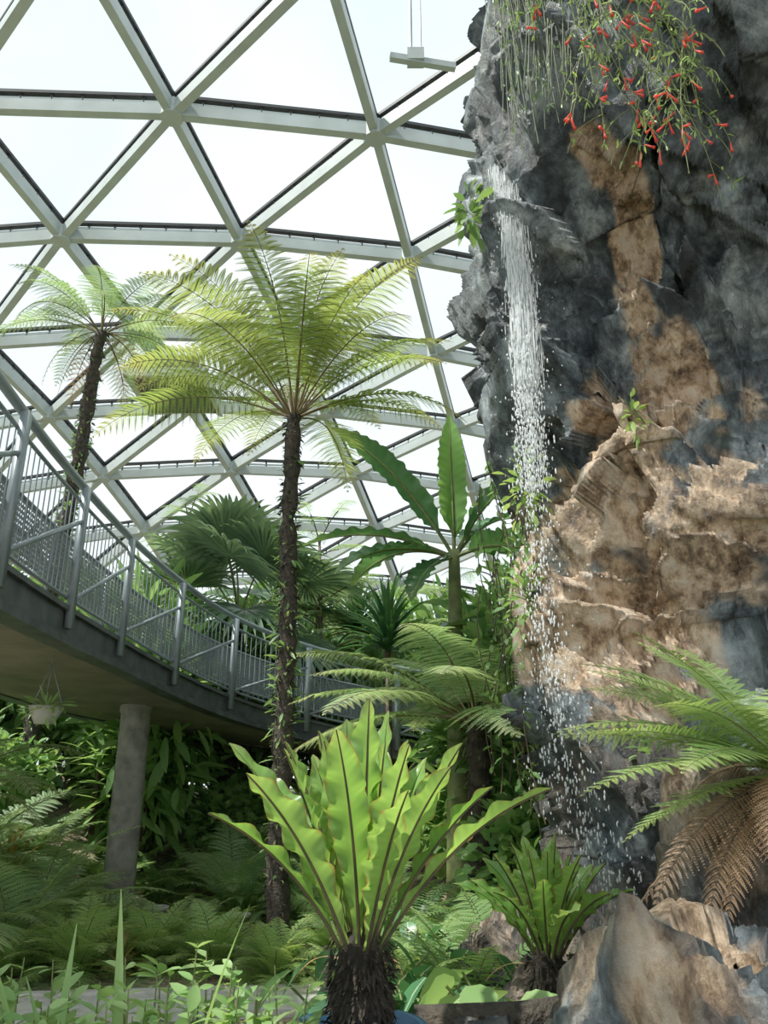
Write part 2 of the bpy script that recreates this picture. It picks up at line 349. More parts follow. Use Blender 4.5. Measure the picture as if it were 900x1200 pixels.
# ---------------------------------------------------------------- camera, sun, sky
cam=bpy.data.cameras.new('camera'); co=bpy.data.objects.new('camera',cam); scene.collection.objects.link(co)
cam.sensor_fit='VERTICAL'; cam.sensor_height=36; cam.lens=27; cam.clip_end=300; cam.clip_start=.05
co.location=(0,0,1.6); co.rotation_euler=(R(90+19),0,0); scene.camera=co
sd=bpy.data.lights.new('sun','SUN'); sd.energy=6.0; sd.angle=R(1.2); sd.color=(1,.96,.88)
so=bpy.data.objects.new('sun',sd); scene.collection.objects.link(so)
so.rotation_euler=Vector((-.50,-.16,.84)).to_track_quat('Z','Y').to_euler(); so.location=(-10,0,25)
w=bpy.data.worlds.new('sky'); scene.world=w; w.use_nodes=True; N=w.node_tree.nodes; L=w.node_tree.links
bg=N['Background']; tc=N.new('ShaderNodeTexCoord'); sx=N.new('ShaderNodeSeparateXYZ'); L.new(tc.outputs['Generated'],sx.inputs[0])
rp=ramp(N,[(0,(.78,.85,.86)),(.35,(.76,.86,.88)),(.8,(.66,.78,.83)),(1,(.60,.75,.82))]); L.new(sx.outputs[2],rp.inputs[0])
cn=N.new('ShaderNodeTexNoise'); cn.inputs['Scale'].default_value=2.2; cn.inputs['Detail'].default_value=5; L.new(tc.outputs['Generated'],cn.inputs['Vector'])
cr=ramp(N,[(.45,(0,0,0)),(.7,(1,1,1))]); L.new(cn.outputs[0],cr.inputs[0])
L.new(mixc(N,L,cr.outputs[0],rp.outputs[0],(.84,.88,.89)),bg.inputs[0]); bg.inputs[1].default_value=1.15

# ---------------------------------------------------------------- ground
def sstep(a,b,x): t=np.clip((x-a)/(b-a),0,1); return t*t*(3-2*t)
def gh(x,y):
    x=np.asarray(x,float);y=np.asarray(y,float)
    h=.42*np.exp(-((x+.1)**2/1.2+(y-2.9)**2/.9))
    h=h+1.3*sstep(11.2,17,y)*(1-sstep(24,30,y))
    h=h+.7*sstep(3.4,5.0,-x)*sstep(7.2,9,y)*(1-sstep(15,19,y))
    h=h+.5*sstep(1.2,2.5,x)*sstep(1.5,3,y)
    h=h+.05*np.sin(x*2.1+y)*np.sin(y*1.7-x*.6)*sstep(7,8.5,y)
    return h
mb=MB()
xs=np.concatenate([np.linspace(-60,-14,12),np.linspace(-13,13,120),np.linspace(14,60,12)]); ys=np.concatenate([np.linspace(-20,-2,8),np.linspace(-1,22,120),np.linspace(23,90,20)])
X,Y=np.meshgrid(xs,ys,indexing='ij'); mb.add(np.stack([X,Y,gh(X,Y)],-1),gridF(len(xs),len(ys))[:,::-1],0)
mb.obj('ground',[M_ground])
mb=MB(); px=np.linspace(-9,-.4,60); yc=6.55+.25*np.sin(px*.5+.6); 
rows=[(-.36,-.02),(-.36,.05),(-.28,.05),(-.28,.03),(.28,.03),(.28,.05),(.36,.05),(.36,-.02)]
V=np.array([[[x,c+a,b] for a,b in rows] for x,c in zip(px,yc)]); mb.add(V,gridF(60,8)[:,::-1],0)
mb.obj('garden_path',[M_path],smooth=False)

# ---------------------------------------------------------------- glazed steel roof
rowY=[-4.2,-.9,2.4,5.7,9.0,12.2,15.4,18.7,21.5,24.0,26.2,28.1,29.7,31.0,31.9,32.3]
rowZ=[13.2,13.7,14.0,14.2,14.2,14.0,13.55,13.0,12.2,11.2,10.0,8.5,6.6,4.4,2.2,0]
NR=len(rowY)
def node(i,j):
    jj=j-5; x0=-.17+.78*jj
    x=x0+4*i-4*round(.78*jj/4)
    y=rowY[j]+.11*min(max(x,-10),10)
    z=rowZ[j]-.012*(x+3)**2
    if j==NR-1: z=0
    return np.array([x,y,max(z,0)])
mb=MB(); gl=MB()
seg=[]
I0,I1=-7,7
for j in range(NR):
    for i in range(I0,I1+1):
        a=node(i,j)
        if i<I1: seg.append((a,node(i+1,j)))
        if j+1<NR:
            x=a[0]; c=sorted(range(I0-1,I1+2),key=lambda k:abs(node(k,j+1)[0]-(x-1.2)))[:2]
            for k in c: seg.append((a,node(k,j+1)))
            c=sorted(c)
            p,q=node(c[0],j+1),node(c[1],j+1)
            up=np.array([0,0,.42])
            r=node(i+1,j)
            gl.add([a+up,p+up,q+up,(a+q)/2+up],[[0,1,2,3]],0)
            gl.add([a+up,(a+q)/2+up,q+up,r+up],[[0,1,2,3]],0)
for a,b in seg:
    if a[2]<.3 and b[2]<.3: continue
    beam(mb,a,b,.17,.27,0)
    beam(mb,a,b,.12,.07,1,off=.36)
    beam(mb,a,b,.05,.05,0,off=.22)
    n=7
    for q in range(1,n):
        c=a+(b-a)*q/n; beam(mb,c+[0,0,.12],c+[0,0,.40],.05,.05,1,up=(1,0,0))
for j in range(NR):
    for i in range(I0,I1+1):
        a=node(i,j)
        if a[2]>.2: lathe(mb,[(.01,-.17),(.22,-.17),(.22,.17),(.01,.17)],10,a,0)
roof=empty('glass_dome_roof')
mb.obj('steel_lattice',[M_steel,M_darksteel],smooth=False,parent=roof)
gl.obj('glass_panes',[M_glass],smooth=False,parent=roof)

mb=MB(); c=np.array([-5.45,18.0,11.1])
box(mb,c,(1.9,2.2,.10),1); box(mb,c+[0,0,.3],(1.7,2.0,.45),1)
for sx_ in(-1,1):
    for sy in(-1,1): box(mb,c+[sx_*.9,sy*1.05,.95],(.10,.10,2.1),0)
    box(mb,c+[sx_*.95,0,-.02],(.12,2.3,.22),0)
box(mb,c+[0,-1.1,-.02],(2.0,.12,.22),0)
mb.obj('roof_vent_unit',[M_steel,M_darksteel],smooth=False)
mb=MB()
beam(mb,[.1,9.6,12.9],[1.2,9.8,12.9],.1,.12,0); tube(mb,[[.45,9.7,14.4],[.45,9.7,12.9]],.035,6,0); tube(mb,[[.62,9.7,14.4],[.62,9.7,12.9]],.02,6,0)
box(mb,[.53,9.7,13.0],(.28,.2,.25),0)
mb.obj('roof_cable_winch',[M_steel],smooth=False)

# ---------------------------------------------------------------- walkway
ctrl=np.array([(-1.9,1.5,2.85),(-2.3,3.4,2.85),(-2.54,5.4,2.85),(-2.66,7.7,2.85),(-2.45,9.2,2.72),(-2.1,10.4,2.58),(-1.4,11.35,2.4),(-.4,11.9,2.2),(1.0,12.2,2.0),(3.4,12.3,1.9)])
def catmull(c,n=24):
    out=[]
    for i in range(len(c)-1):
        p0=c[max(i-1,0)];p1=c[i];p2=c[i+1];p3=c[min(i+2,len(c)-1)]
        for t in np.linspace(0,1,n,endpoint=False):
            out.append(.5*((2*p1)+(-p0+p2)*t+(2*p0-5*p1+4*p2-p3)*t*t+(-p0+3*p1-3*p2+p3)*t**3))
    out.append(c[-1]); return np.array(out)
E=catmull(ctrl)
sl=np.concatenate([[0],np.cumsum(np.linalg.norm(np.diff(E,axis=0),axis=1))]); TL=sl[-1]
def edge(s,off=0,dz=0):
    s=np.atleast_1d(s); p=np.stack([np.interp(s,sl,E[:,k]) for k in range(3)],1)
    q=np.stack([np.interp(s+.05,sl,E[:,k]) for k in range(3)],1)-np.stack([np.interp(s-.05,sl,E[:,k]) for k in range(3)],1)
    q[:,2]=0; q=nrm(q); nl=np.stack([-q[:,1],q[:,0],0*q[:,0]],1)
    r=p+nl*off; r[:,2]+=dz; return r
walk=empty('curved_walkway')
ss=np.linspace(0.05,TL-.06,150); Wd=2.1
def ribbon(mb,prof,mat,ss=ss):
    V=np.stack([edge(ss,o,z) for o,z in prof],1); mb.add(V,gridF(len(ss),len(prof)),mat)
mb=MB(); ribbon(mb,[(.0,-.24),(Wd,-.24)],0); ribbon(mb,[(Wd,0),(0,0)],0); mb.obj('deck_slab',[M_soffit],parent=walk)
mb=MB()
for o in(0,Wd):
    sg=-1 if o==0 else 1
    pr=[(o,.05),(o+sg*.06,.05),(o+sg*.06,.01),(o+sg*.02,.01),(o+sg*.02,-.2),(o+sg*.08,-.2),(o+sg*.08,-.26),(o-sg*.1,-.26),(o-sg*.1,-.235)]
    if o: pr=pr[::-1]
    ribbon(mb,pr,0)
mb.obj('edge_fascia',[M_fascia],smooth=False,parent=walk)
mb=MB()
Hn=1.1
npost=int(TL/1.35); sp=np.linspace(.3,TL-.3,npost)
fine=np.linspace(.05,TL-.06,140)
for dz,rr_ in((Hn,.036),(Hn-.14,.016),(.12,.016)): tube(mb,edge(fine,-.02,dz),rr_,8,0)
bars=edge(np.arange(.1,TL-.1,.10),-.02,0)
for b in bars: tube(mb,[b+[0,0,.12],b+[0,0,Hn-.14]],.006,4,0,cap=False)
for k,s in enumerate(sp):
    p=edge(s,-.06)[0]; q=edge(s+.02,-.06)[0]; d=nrm(q-p)
    d[2]=0; d=nrm(d); nn=np.array([-d[1],d[0],0])
    box(mb,p+[0,0,(Hn)/2-.08],(.085,.05,Hn+.1),0,ax=[d,nn,[0,0,1]])
    if k<npost-1:
        a=p+[0,0,.1]; s2=sp[k+1]; b=edge(s2,-.06,.78)[0]; tube(mb,[a,b],.02,6,0)
mb.obj('near_railing',[M_rail],parent=walk)
mb=MB()
for dz,rr_ in((Hn,.034),(.95,.016)): tube(mb,edge(fine,Wd+.02,dz),rr_,8,0)
for s in sp:
    p=edge(s,Wd+.03)[0]; tube(mb,[p+[0,0,-.1],p+[0,0,Hn]],.03,6,0)
for b in edge(np.arange(.1,TL-.1,.14),Wd+.02,0): tube(mb,[b+[0,0,0],b+[0,0,.95]],.007,4,0,cap=False)
mb.obj('far_railing',[M_rail],parent=walk)
mb=MB(); fs=fine[fine<TL*.85]
V=np.stack([edge(fs,.16,.24),edge(fs,.16,.72)],1); C=np.zeros((len(fs),2,3)); C[:,0,0]=fs;C[:,1,0]=fs;C[:,1,1]=.48
mb.add(V,gridF(len(fs),2),0,C)
mb.obj('perforated_panels',[M_perf],parent=walk)
mb=MB(); tube(mb,edge(fs,.16,.73),.016,6,0); tube(mb,edge(fs,.16,.23),.016,6,0)
for s in sp[sp<TL*.85]:
    p=edge(s,.16)[0]; tube(mb,[p,p+[0,0,.73]],.014,6,0)
mb.obj('panel_frame',[M_rail],parent=walk)
def column(x,y,ztop,r=.18):
    z0=float(gh(x,y)); mb=MB(); lathe(mb,[(.01,-.2),(r*1.05,-.2),(r*1.03,.5),(r,ztop-z0-.12),(r*1.1,ztop-z0-.1),(r*1.1,ztop-z0),(.01,ztop-z0)],28)
    mb.obj('concrete_column',[M_conc],loc=(x,y,z0))
column(-3.1,9.9,2.46); column(.6,13.1,1.8,.15)

# ---------------------------------------------------------------- rock cliff
tz=np.array([-.3,.29,.71,1.17,1.6,1.87,2.54,3.3,3.8,4.44,5.05,5.75,6.6,7.1,8.28,9.47,11])
tx=np.array([1.35,1.38,1.39,1.38,1.27,1.25,1.22,1.35,1.47,1.27,1.18,.90,.94,1.07,1.16,1.24,1.4])
offs=np.array([(1.6,3.6),(.5,1.9),(.08,.7),(0,0),(.45,-.6),(1.1,-1.15),(1.8,-1.6),(3.0,-2.1),(5,-2.5),(8,-2.6)])
ou=np.concatenate([[0],np.cumsum(np.linalg.norm(np.diff(offs,axis=0),axis=1))]); 
nz_=500
us=np.concatenate([np.linspace(0,ou[3]-.5,30),np.linspace(ou[3]-.49,ou[6]+.4,270),np.linspace(ou[6]+.42,ou[-1],40)])
zs=np.linspace(-.3,10.8,nz_)
U_,Z_=np.meshgrid(us,zs,indexing='ij')
ox=np.interp(U_,ou,offs[:,0]); oy=np.interp(U_,ou,offs[:,1])
xl=np.interp(Z_,tz,tx); ysil=np.interp(Z_,[0,1.6,2.5,10],[5.0,5.1,5.9,6.0])
dy=np.interp(Z_,[-.3,1.3,1.9,2.5,3.2,3.7,4.5,5.6,6.2,7,8,11],[-.55,-.45,0,-.1,-.3,0,.25,.2,-.3,-1.2,-1.9,-2.0])
wgt=np.clip(ox/.9,0,1)*(U_>ou[3])
XX=xl+ox; YY=ysil+oy+dy*wgt
PP=np.stack([XX,YY,Z_],-1)
du=np.gradient(PP,axis=0); dv=np.gradient(PP,axis=1); NN=nrm(np.cross(du,dv))
if NN[150,200,1]>0: NN=-NN
flat=PP.reshape(-1,3); disp=np.zeros(len(flat)); oc=np.zeros((len(flat),3))
opl=np.array([(1.45,6.55),(1.80,6.0),(2.0,5.1),(2.1,4.5),(2.0,4.0),(1.75,3.2),(1.5,2.5)]); owd=np.array([.05,.08,.12,.26,.46,.62,.42])
cellv=noise.cell_vector
ca_,sa_=math.cos(R(25)),math.sin(R(25))
def facet(wq,sx_,sz_,ampl,amp2,beta,mode):
    q=Vector((wq.x*sx_,wq.y*sx_,wq.z*sz_)); dist,pts=noise.voronoi(q)
    best=None
    for k in range(4):
        c=pts[k]; h=cellv(Vector((c.x*13.1,c.y*17.3,c.z*11.7))); rel=q-c
        val=(ampl*(rel.x*h.x+rel.y*h.y+rel.z*h.z)*.9)/sx_+amp2*h.x
        val+= beta/sx_*rel.length_squared*(1 if mode else -1)
        if best is None or (mode and val<best) or ((not mode) and val>best): best=val
    return best
for i,p in enumerate(flat):
    v=Vector(p); wq=v+noise.noise_vector(v*.9)*.08+noise.noise_vector(v*4)*.01
    wq=Vector((wq.x*ca_+wq.z*sa_,wq.y,wq.z*ca_-wq.x*sa_))
    d=.08*noise.fractal(v*.55,1.0,2.0,3)
    d+=facet(wq,.75,.45,.8,.26,.14,True)
    d+=facet(wq,1.7,1.05,.8,.12,.12,False)
    d+=facet(wq,3.9,2.6,.65,.035,.14,True)
    disp[i]=d+.012*noise.fractal(v*7,.8,2,3)
    n=noise.fractal(v*1.5+Vector((5,1,2)),.7,2,5)
    bd=9
    for k in range(len(opl)-1):
        a=opl[k];b=opl[k+1];ab=b-a;tt=max(0,min(1,((v.x-a[0])*ab[0]+(v.z-a[1])*ab[1])/(ab@ab)))
        dd=math.hypot(v.x-a[0]-ab[0]*tt,v.z-a[1]-ab[1]*tt)/(owd[k]*(1-tt)+owd[k+1]*tt); bd=min(bd,dd)
    oc[i,0]=max(0,min(1,(1.1-bd+n*1.1)*3))*.97
    oc[i,1]=max(0,min(1,(1.8-v.z+n*.8)*1.5))*.7
disp-=disp.mean(); disp=disp.reshape(PP.shape[:2])
sil=.55+.45*np.clip(np.abs(U_-ou[3])/.6,0,1)
PP=PP+NN*(np.clip(disp,-.6,.40)*sil)[...,None]
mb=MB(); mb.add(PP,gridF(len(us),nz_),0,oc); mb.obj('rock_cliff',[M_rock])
def boulder(name,c,r,seed,orange=.4,brown=.15):
    n1,n2=150,90; a=np.linspace(0,2*PI,n1,endpoint=False); b=np.linspace(.02,PI-.02,n2)
    A,B=np.meshgrid(a,b,indexing='xy'); D=np.stack([np.sin(B)*np.cos(A),np.sin(B)*np.sin(A),np.cos(B)],-1).reshape(-1,3)
    C=np.zeros((len(D),3)); V=D.copy()
    for i,d in enumerate(D):
        v=Vector(d)*1.3+Vector((seed,seed*.7,0))
        V[i]=d*(1.0+facet(v,1.1,1.1,.5,.14,.14,True)+facet(v,3.0,3.0,.6,.05,.15,False)*.7+.02*noise.fractal(v*5,.8,2,3)); C[i,0]=max(0,min(1,orange+noise.fractal(v*1.6,1,2,4)*1.8)); C[i,1]=brown
    V=V*np.array(r); mb=MB(); mb.add(V.reshape(n2,n1,3),gridF(n2,n1,True),0,C); return mb.obj(name,[M_rock],loc=c)
boulder('boulder',(1.17,2.9,.45),(.64,.5,.66),3,.5,.0)
boulder('boulder',(1.9,3.8,.75),(.62,.55,.85),9,.2,.6)
boulder('boulder',(.9,4.6,.2),(.5,.4,.4),14,.1,.7)
boulder('boulder',(1.0,5.6,.3),(.5,.6,.5),21,.1,.7)

# ---------------------------------------------------------------- waterfall
wf=empty('waterfall')
mb=MB()
def drops(n,zf,xf,yf,sig,ln,r):
    z=zf(rng.random(n))
    s=np.array([sig(q) for q in z]); x=xf(z)+rng.normal(0,1,n)*s; y=yf(z)+rng.normal(0,1,n)*s*.6
    l=np.array([ln(q) for q in z])*rng.uniform(.5,1.6,n); rr=r*rng.uniform(.35,1.5,n)
    k=5; a=np.arange(k)*2*PI/k
    hs=np.array([-.5,-.35,0,.35,.5]); ws=np.array([.05,.7,1,.6,.04])
    V=np.zeros((n,5,k,3)); V[...,0]=x[:,None,None]+(rr[:,None,None]*ws[None,:,None])*np.cos(a); V[...,1]=y[:,None,None]+(rr[:,None,None]*ws[None,:,None])*np.sin(a); V[...,2]=(z[:,None]+l[:,None]*hs)[:,:,None]
    F0=gridF(5,k,True); mb.add(V,(F0[None]+(np.arange(n)*5*k)[:,None,None]).reshape(-1,4),0)
xf=lambda z: np.interp(z,[0,.9,1.6,3,4.2,5.3,6.4,6.75],[1.27,1.22,1.06,1.03,1.07,1.10,1.06,1.01]); yf=lambda z: np.interp(z,[0,1,1.8,3,6,6.9],[4.3,4.35,4.8,5.0,5.3,5.5])
drops(3000,lambda u:6.7-2.3*u**1.1,xf,yf,lambda z:np.interp(z,[4.4,6.2,6.9],[.05,.04,.028]),lambda z:.12,.004)
drops(2600,lambda u:6.5-3.0*u,xf,yf,lambda z:np.interp(z,[3.2,6.5],[.065,.045]),lambda z:.028,.0045)
drops(1500,lambda u:4.9-4.7*u,xf,yf,lambda z:np.interp(z,[0,1.4,2,4.9],[.15,.11,.06,.055]),lambda z:.024,.0048)
drops(550,lambda u:6.6-6.3*u,xf,yf,lambda z:np.interp(z,[0,6],[.20,.12]),lambda z:.012,.0042)
mb.obj('spray_droplets',[M_water],parent=wf)
mb=MB()
for q in range(6):
    zz=np.linspace(6.77,3.3-.3*q,70); o=[0,.03,-.03,.055,-.045,.01][q]; ww=np.interp(zz,[3.0,5.5,6.75],[.035,.05,.032])
    X_=xf(zz)+o*np.interp(zz,[4,6.9],[1.4,.6])+.008*np.sin(zz*5+q); Y_=yf(zz)+.02*q
    cols=np.linspace(-1,1,7); V=np.stack([X_[:,None]+cols*ww[:,None],Y_[:,None]+.03*np.sin(cols*3+zz[:,None]*4),np.repeat(zz[:,None],7,1)],-1)
    C=np.zeros((70,7,3)); C[...,0]=np.interp(zz,[2.2,3.6,4.6,6.2,6.75],[.20,.34,.46,.56,.62])[:,None]-.24*np.abs(cols)**2; mb.add(V,gridF(70,7),0,C)
mb.obj('water_sheets',[M_sheet],parent=wf)

# ---------------------------------------------------------------- tree ferns
def tree_fern(name,loc,H,r,nf,L,e0,e1,mats,pin=.42,npin=30,mp=20,plen=.055,lean=(0,0),seed=0,droopers=0,moss=0,fill=.46):
    global rng
    rng=np.random.default_rng(seed); random.seed(seed)
    mb=MB(); n=60; z=np.linspace(-.15,H,n); wob=np.cumsum(rng.normal(0,.006,(n,2)),0)
    P=np.stack([lean[0]*(z/H)**2+wob[:,0],lean[1]*(z/H)**2+wob[:,1],z],1)
    rad=r*(1.2-.3*z/H)*(1+rng.normal(0,.11,n)); tube(mb,P,rad,12,2)
    m=int(H*170); zi=rng.uniform(0,H,m); a=rng.uniform(0,2*PI,m)
    base=np.stack([np.interp(zi,z,P[:,0])+np.cos(a)*r*.9,np.interp(zi,z,P[:,1])+np.sin(a)*r*.9,zi],1)
    D=np.stack([np.cos(a),np.sin(a),rng.uniform(-1.4,.6,m)],1)
    k_=rng.random(m)<.6
    scatter(mb,LTn,base[k_],D[k_],rng.uniform(.03,.10,k_.sum()),mat=2); scatter(mb,LTm,base[~k_],D[~k_],rng.uniform(.03,.09,(~k_).sum()),mat=3)
    if moss:
        m=moss; zi=H*rng.beta(3,3,m); a=rng.uniform(0,2*PI,m); base=np.stack([np.interp(zi,z,P[:,0])+np.cos(a)*r,np.interp(zi,z,P[:,1])+np.sin(a)*r,zi],1)
        scatter(mb,LTn,base,np.stack([np.cos(a),np.sin(a),rng.uniform(-1,.8,m)],1),rng.uniform(.05,.16,m),mat=5)
    top=P[-1]
    for k in range(nf):
        az=2*PI*k/nf*1.0+rng.uniform(-.2,.2); u=(k*.618)%1
        a0=R(e0[0]+(e0[1]-e0[0])*u); a1=R(e1[0]+(e1[1]-e1[0])*u)
        frond(mb,top+[math.cos(az)*r*.5,math.sin(az)*r*.5,-.02],az,a0,a1,L*rng.uniform(.85,1.1),npin,pin,12,mp,plen,0,1,bend=1.5,side=rng.uniform(-.25,.25),rl=rng.uniform(-.3,.3),droop=.3,start=.2,rr=.015,fill=fill)
    for k in range(5):
        az=rng.uniform(0,2*PI); Pq,d,S,Nn,t=arc(top,az,R(85),R(-200),.7,24,4); tube(mb,Pq,.013*(1-.7*t),5,1)
    for k in range(droopers):
        az=rng.uniform(0,2*PI); frond(mb,top,az,R(-5),R(-88),L*.8,npin//2+4,pin*.6,10,mp//2,plen*.7,4,3,bend=.6,rl=rng.uniform(-1,1),droop=.5)
    return mb.obj(name,mats,loc=loc)
tfm=[M_treefern,M_stipe,M_trunk,M_moss,M_deadfern,M_ferndark]
tree_fern('tree_fern',(-.95,7.8,0),5.45,.088,26,2.3,(24,72),(-50,3),tfm,pin=.48,npin=25,mp=24,plen=.058,seed=4,moss=350)
tree_fern('tree_fern',(-5.1,11.6,float(gh(-5.1,11.6))),8.2,.11,18,1.95,(5,60),(-80,-15),[M_treefern2]+tfm[1:],pin=.42,npin=22,mp=20,plen=.05,seed=8,droopers=6,lean=(.2,0),moss=700)
tree_fern('tree_fern',(.9,8.0,0),2.15,.12,24,2.05,(5,50),(-38,-8),[M_treefern2]+tfm[1:],pin=.46,npin=25,mp=24,plen=.058,seed=12)
tree_fern('tree_fern',(-4.7,8.2,.5),.8,.12,16,1.6,(25,70),(-55,-10),[M_treefern2]+tfm[1:],pin=.36,npin=22,mp=17,plen=.045,seed=15)
rng=np.random.default_rng(3); random.seed(3)

# ---------------------------------------------------------------- bird's nest ferns
def nest_fern(name,loc,n,L,w,seed,stump,spread=72,dead=3,sr=1.0):
    global rng
    rng=np.random.default_rng(seed); random.seed(seed)
    mb=MB()
    for k in range(n):
        u=(k+.5)/n; az=k*2.39996+rng.uniform(-.15,.15)
        a0=R(86-30*u); a1=R(82-spread*u**1.15+rng.uniform(-6,6)); l=L*rng.uniform(.84,1.08)
        P,d,S,Nn,t=arc((math.cos(az)*.045*(.3+u),math.sin(az)*.045*(.3+u),-.02),az,a0,a1,l,48,1.4,rng.uniform(-.15,.15))
        S,Nn=roll(S,Nn,rng.uniform(-.5,.5))
        ww=w*(.13+.87*sstep(.0,.6,t))*(1-np.clip((t-.62)/.38,0,1)**2.2)**.75*rng.uniform(.88,1.12)+.0015
        blade(mb,P,S,Nn,ww,t,fold=.32,ruf=.28,rf=36+rng.uniform(-6,10),m=9,mat=0,edge=.06)
        tube(mb,P-Nn*.003,.0065*(1-.8*t)+.001,5,3,cap=False)
    lathe(mb,[(.01,-stump),(.095*sr,-stump),(.11*sr,-stump*.6),(.10*sr,-.12),(.075*sr,-.02),(.05,.05),(.01,.06)],24,(0,0,0),1)
    m=1100; a=rng.uniform(0,2*PI,m); zi=rng.uniform(-stump,.03,m)
    base=np.stack([np.cos(a)*.097*sr,np.sin(a)*.097*sr,zi],1); D=np.stack([np.cos(a),np.sin(a),rng.uniform(-1.6,.4,m)],1)
    scatter(mb,LTn,base,D,rng.uniform(.015,.05,m),mat=1)
    for k in range(dead):
        az=rng.uniform(0,PI); P,d,S,Nn,t=arc((math.cos(az)*.08,math.sin(az)*.08,-.06),az,R(20),R(-50),.32,16,.8)
        blade(mb,P,S,Nn,.012*(1-t)+.001,t,mat=2,m=3)
    return mb.obj(name,[M_nest,M_soil,M_deadfern,M_stemb],loc=loc)
nest_fern('birds_nest_fern',(-.08,3.0,1.04),27,.81,.064,23,.24,64)
mb=MB(); lathe(mb,[(.01,.02),(.14,0),(.17,.02),(.205,.40),(.225,.41),(.225,.445),(.20,.445),(.19,.40),(.01,.39)],36); mb.obj('blue_plant_pot',[M_blue],loc=(-.08,3.0,.365))
nest_fern('birds_nest_fern',(.81,4.3,.76),24,.56,.055,33,.64,85)

# ---------------------------------------------------------------- banana plant
mb=MB(); bz=4.35
P=np.stack([np.linspace(0,.05,14),0*np.linspace(0,1,14),np.linspace(-.1,bz,14)],1); tube(mb,P,np.linspace(.17,.07,14),14,1)
for az,e0,e1,l,w_,ro,mt in [(178,62,32,2.5,.21,-.6,0),(95,91,86,2.05,.18,.05,2),(172,28,-22,2.1,.24,.2,0),(200,12,-45,1.7,.24,.3,0),(25,62,30,1.9,.24,.5,0),(8,30,-15,1.6,.26,-.4,0),(-35,15,-50,1.4,.24,.4,0),(40,50,0,1.8,.25,0,0),(150,25,-50,1.7,.24,0,0),(230,-15,-70,1.2,.2,0,0),(75,84,76,1.7,.13,-.7,2)]:
    P,d,S,Nn,t=arc((.05,0,bz-.1),R(az),R(e0),R(e1),l,60,1.3); S,Nn=roll(S,Nn,ro)
    ww=w_*sstep(.12,.32,t)*(1-np.clip((t-.6)/.4,0,1)**2.2)+.004
    blade(mb,P,S,Nn,ww,t,fold=.3,ruf=.09,rf=60,m=9,mat=mt,edge=.14); tube(mb,P,.028*(1-.85*t),6,1,cap=False)
mb.obj('banana_plant',[M_banana,M_stem,M_banana2],loc=(.85,9.5,0))
mb=MB(); bz=1.9
P=np.array([[0,0,-.1],[0,0,1],[0,0,bz]]); tube(mb,P,[.12,.1,.05],12,1)
for q in range(9):
    P,d,S,Nn,t=arc((0,0,bz-.1),q*2.4,R(75-5*q),R(30-9*q),1.5,30,1.3); ww=.18*sstep(.15,.35,t)*(1-np.clip((t-.6)/.4,0,1)**2.2)+.004
    blade(mb,P,S,Nn,ww,t,fold=.3,ruf=.07,rf=50,m=7,mat=0,edge=.08); tube(mb,P,.02*(1-.85*t),6,1,cap=False)
bm=mb.mesh('heliconia',[M_banana,M_stem]); put(bm,'heliconia',(2.2,10.4,0),2,1.5); put(bm,'heliconia',(-1.2,14.8,.9),1,1.2); put(bm,'heliconia',(3.4,15.0,1),1,1.6)

# ---------------------------------------------------------------- fan palms
def fan_palm(name,loc,H,leaves,Rf,seed):
    global rng
    rng=np.random.default_rng(seed)
    mb=MB(); z=np.linspace(-.2,H,20); tube(mb,np.stack([0*z,0*z,z],1),.13*(1+rng.normal(0,.06,20)),12,2)
    for az,e0,pl,ro in leaves:
        P,d,S,Nn,t=arc((0,0,H-.05),R(az),R(e0),R(e0-35),pl,12); tube(mb,P,.022-.008*t,6,1,cap=False)
        hub=P[-1]; A=d[-1]; S1,N1=roll(S[-1],Nn[-1],R(ro)); ns=46
        for k in range(ns):
            a=R(-150+300*k/(ns-1)); D=nrm(A*math.cos(a)+S1*math.sin(a)+N1*(.12*(-1)**k*.3+.25*abs(math.sin(a/2))))
            l=Rf*(.82+.18*math.cos(a))*rng.uniform(.93,1.05); tt=np.linspace(0,1,10)
            Pb=hub+D*(tt*l)[:,None]; Pb[:,2]-=.28*l*tt**3
            Sb=nrm(np.cross(np.tile(D,(10,1)),np.tile(N1,(10,1)))); Nb=np.cross(Sb,np.tile(D,(10,1)))
            ww=l*.042*np.minimum(tt*2.2,1)*(1-np.clip((tt-.5)/.5,0,1)**1.3)+.002
            blade(mb,Pb,Sb,Nb,ww,tt,fold=.5*(1 if k%2 else -1),m=3,mat=0)
    return mb.obj(name,[M_palm,M_stem,M_trunk],loc=loc)
fan_palm('fan_palm',(-2.6,13.6,float(gh(-2.6,13.6))),3.7,[(200,72,1.3,0),(-60,60,1.5,20),(-100,72,1.6,-15),(-20,45,1.5,20),(-140,45,1.2,-20),(20,30,1.4,0),(150,40,1.2,0),(90,60,1.2,0),(-75,20,1.3,0),(-40,5,1.4,0),(-120,5,1.1,0),(-88,50,1.7,30),(-95,85,1.5,0)],1.35,5)

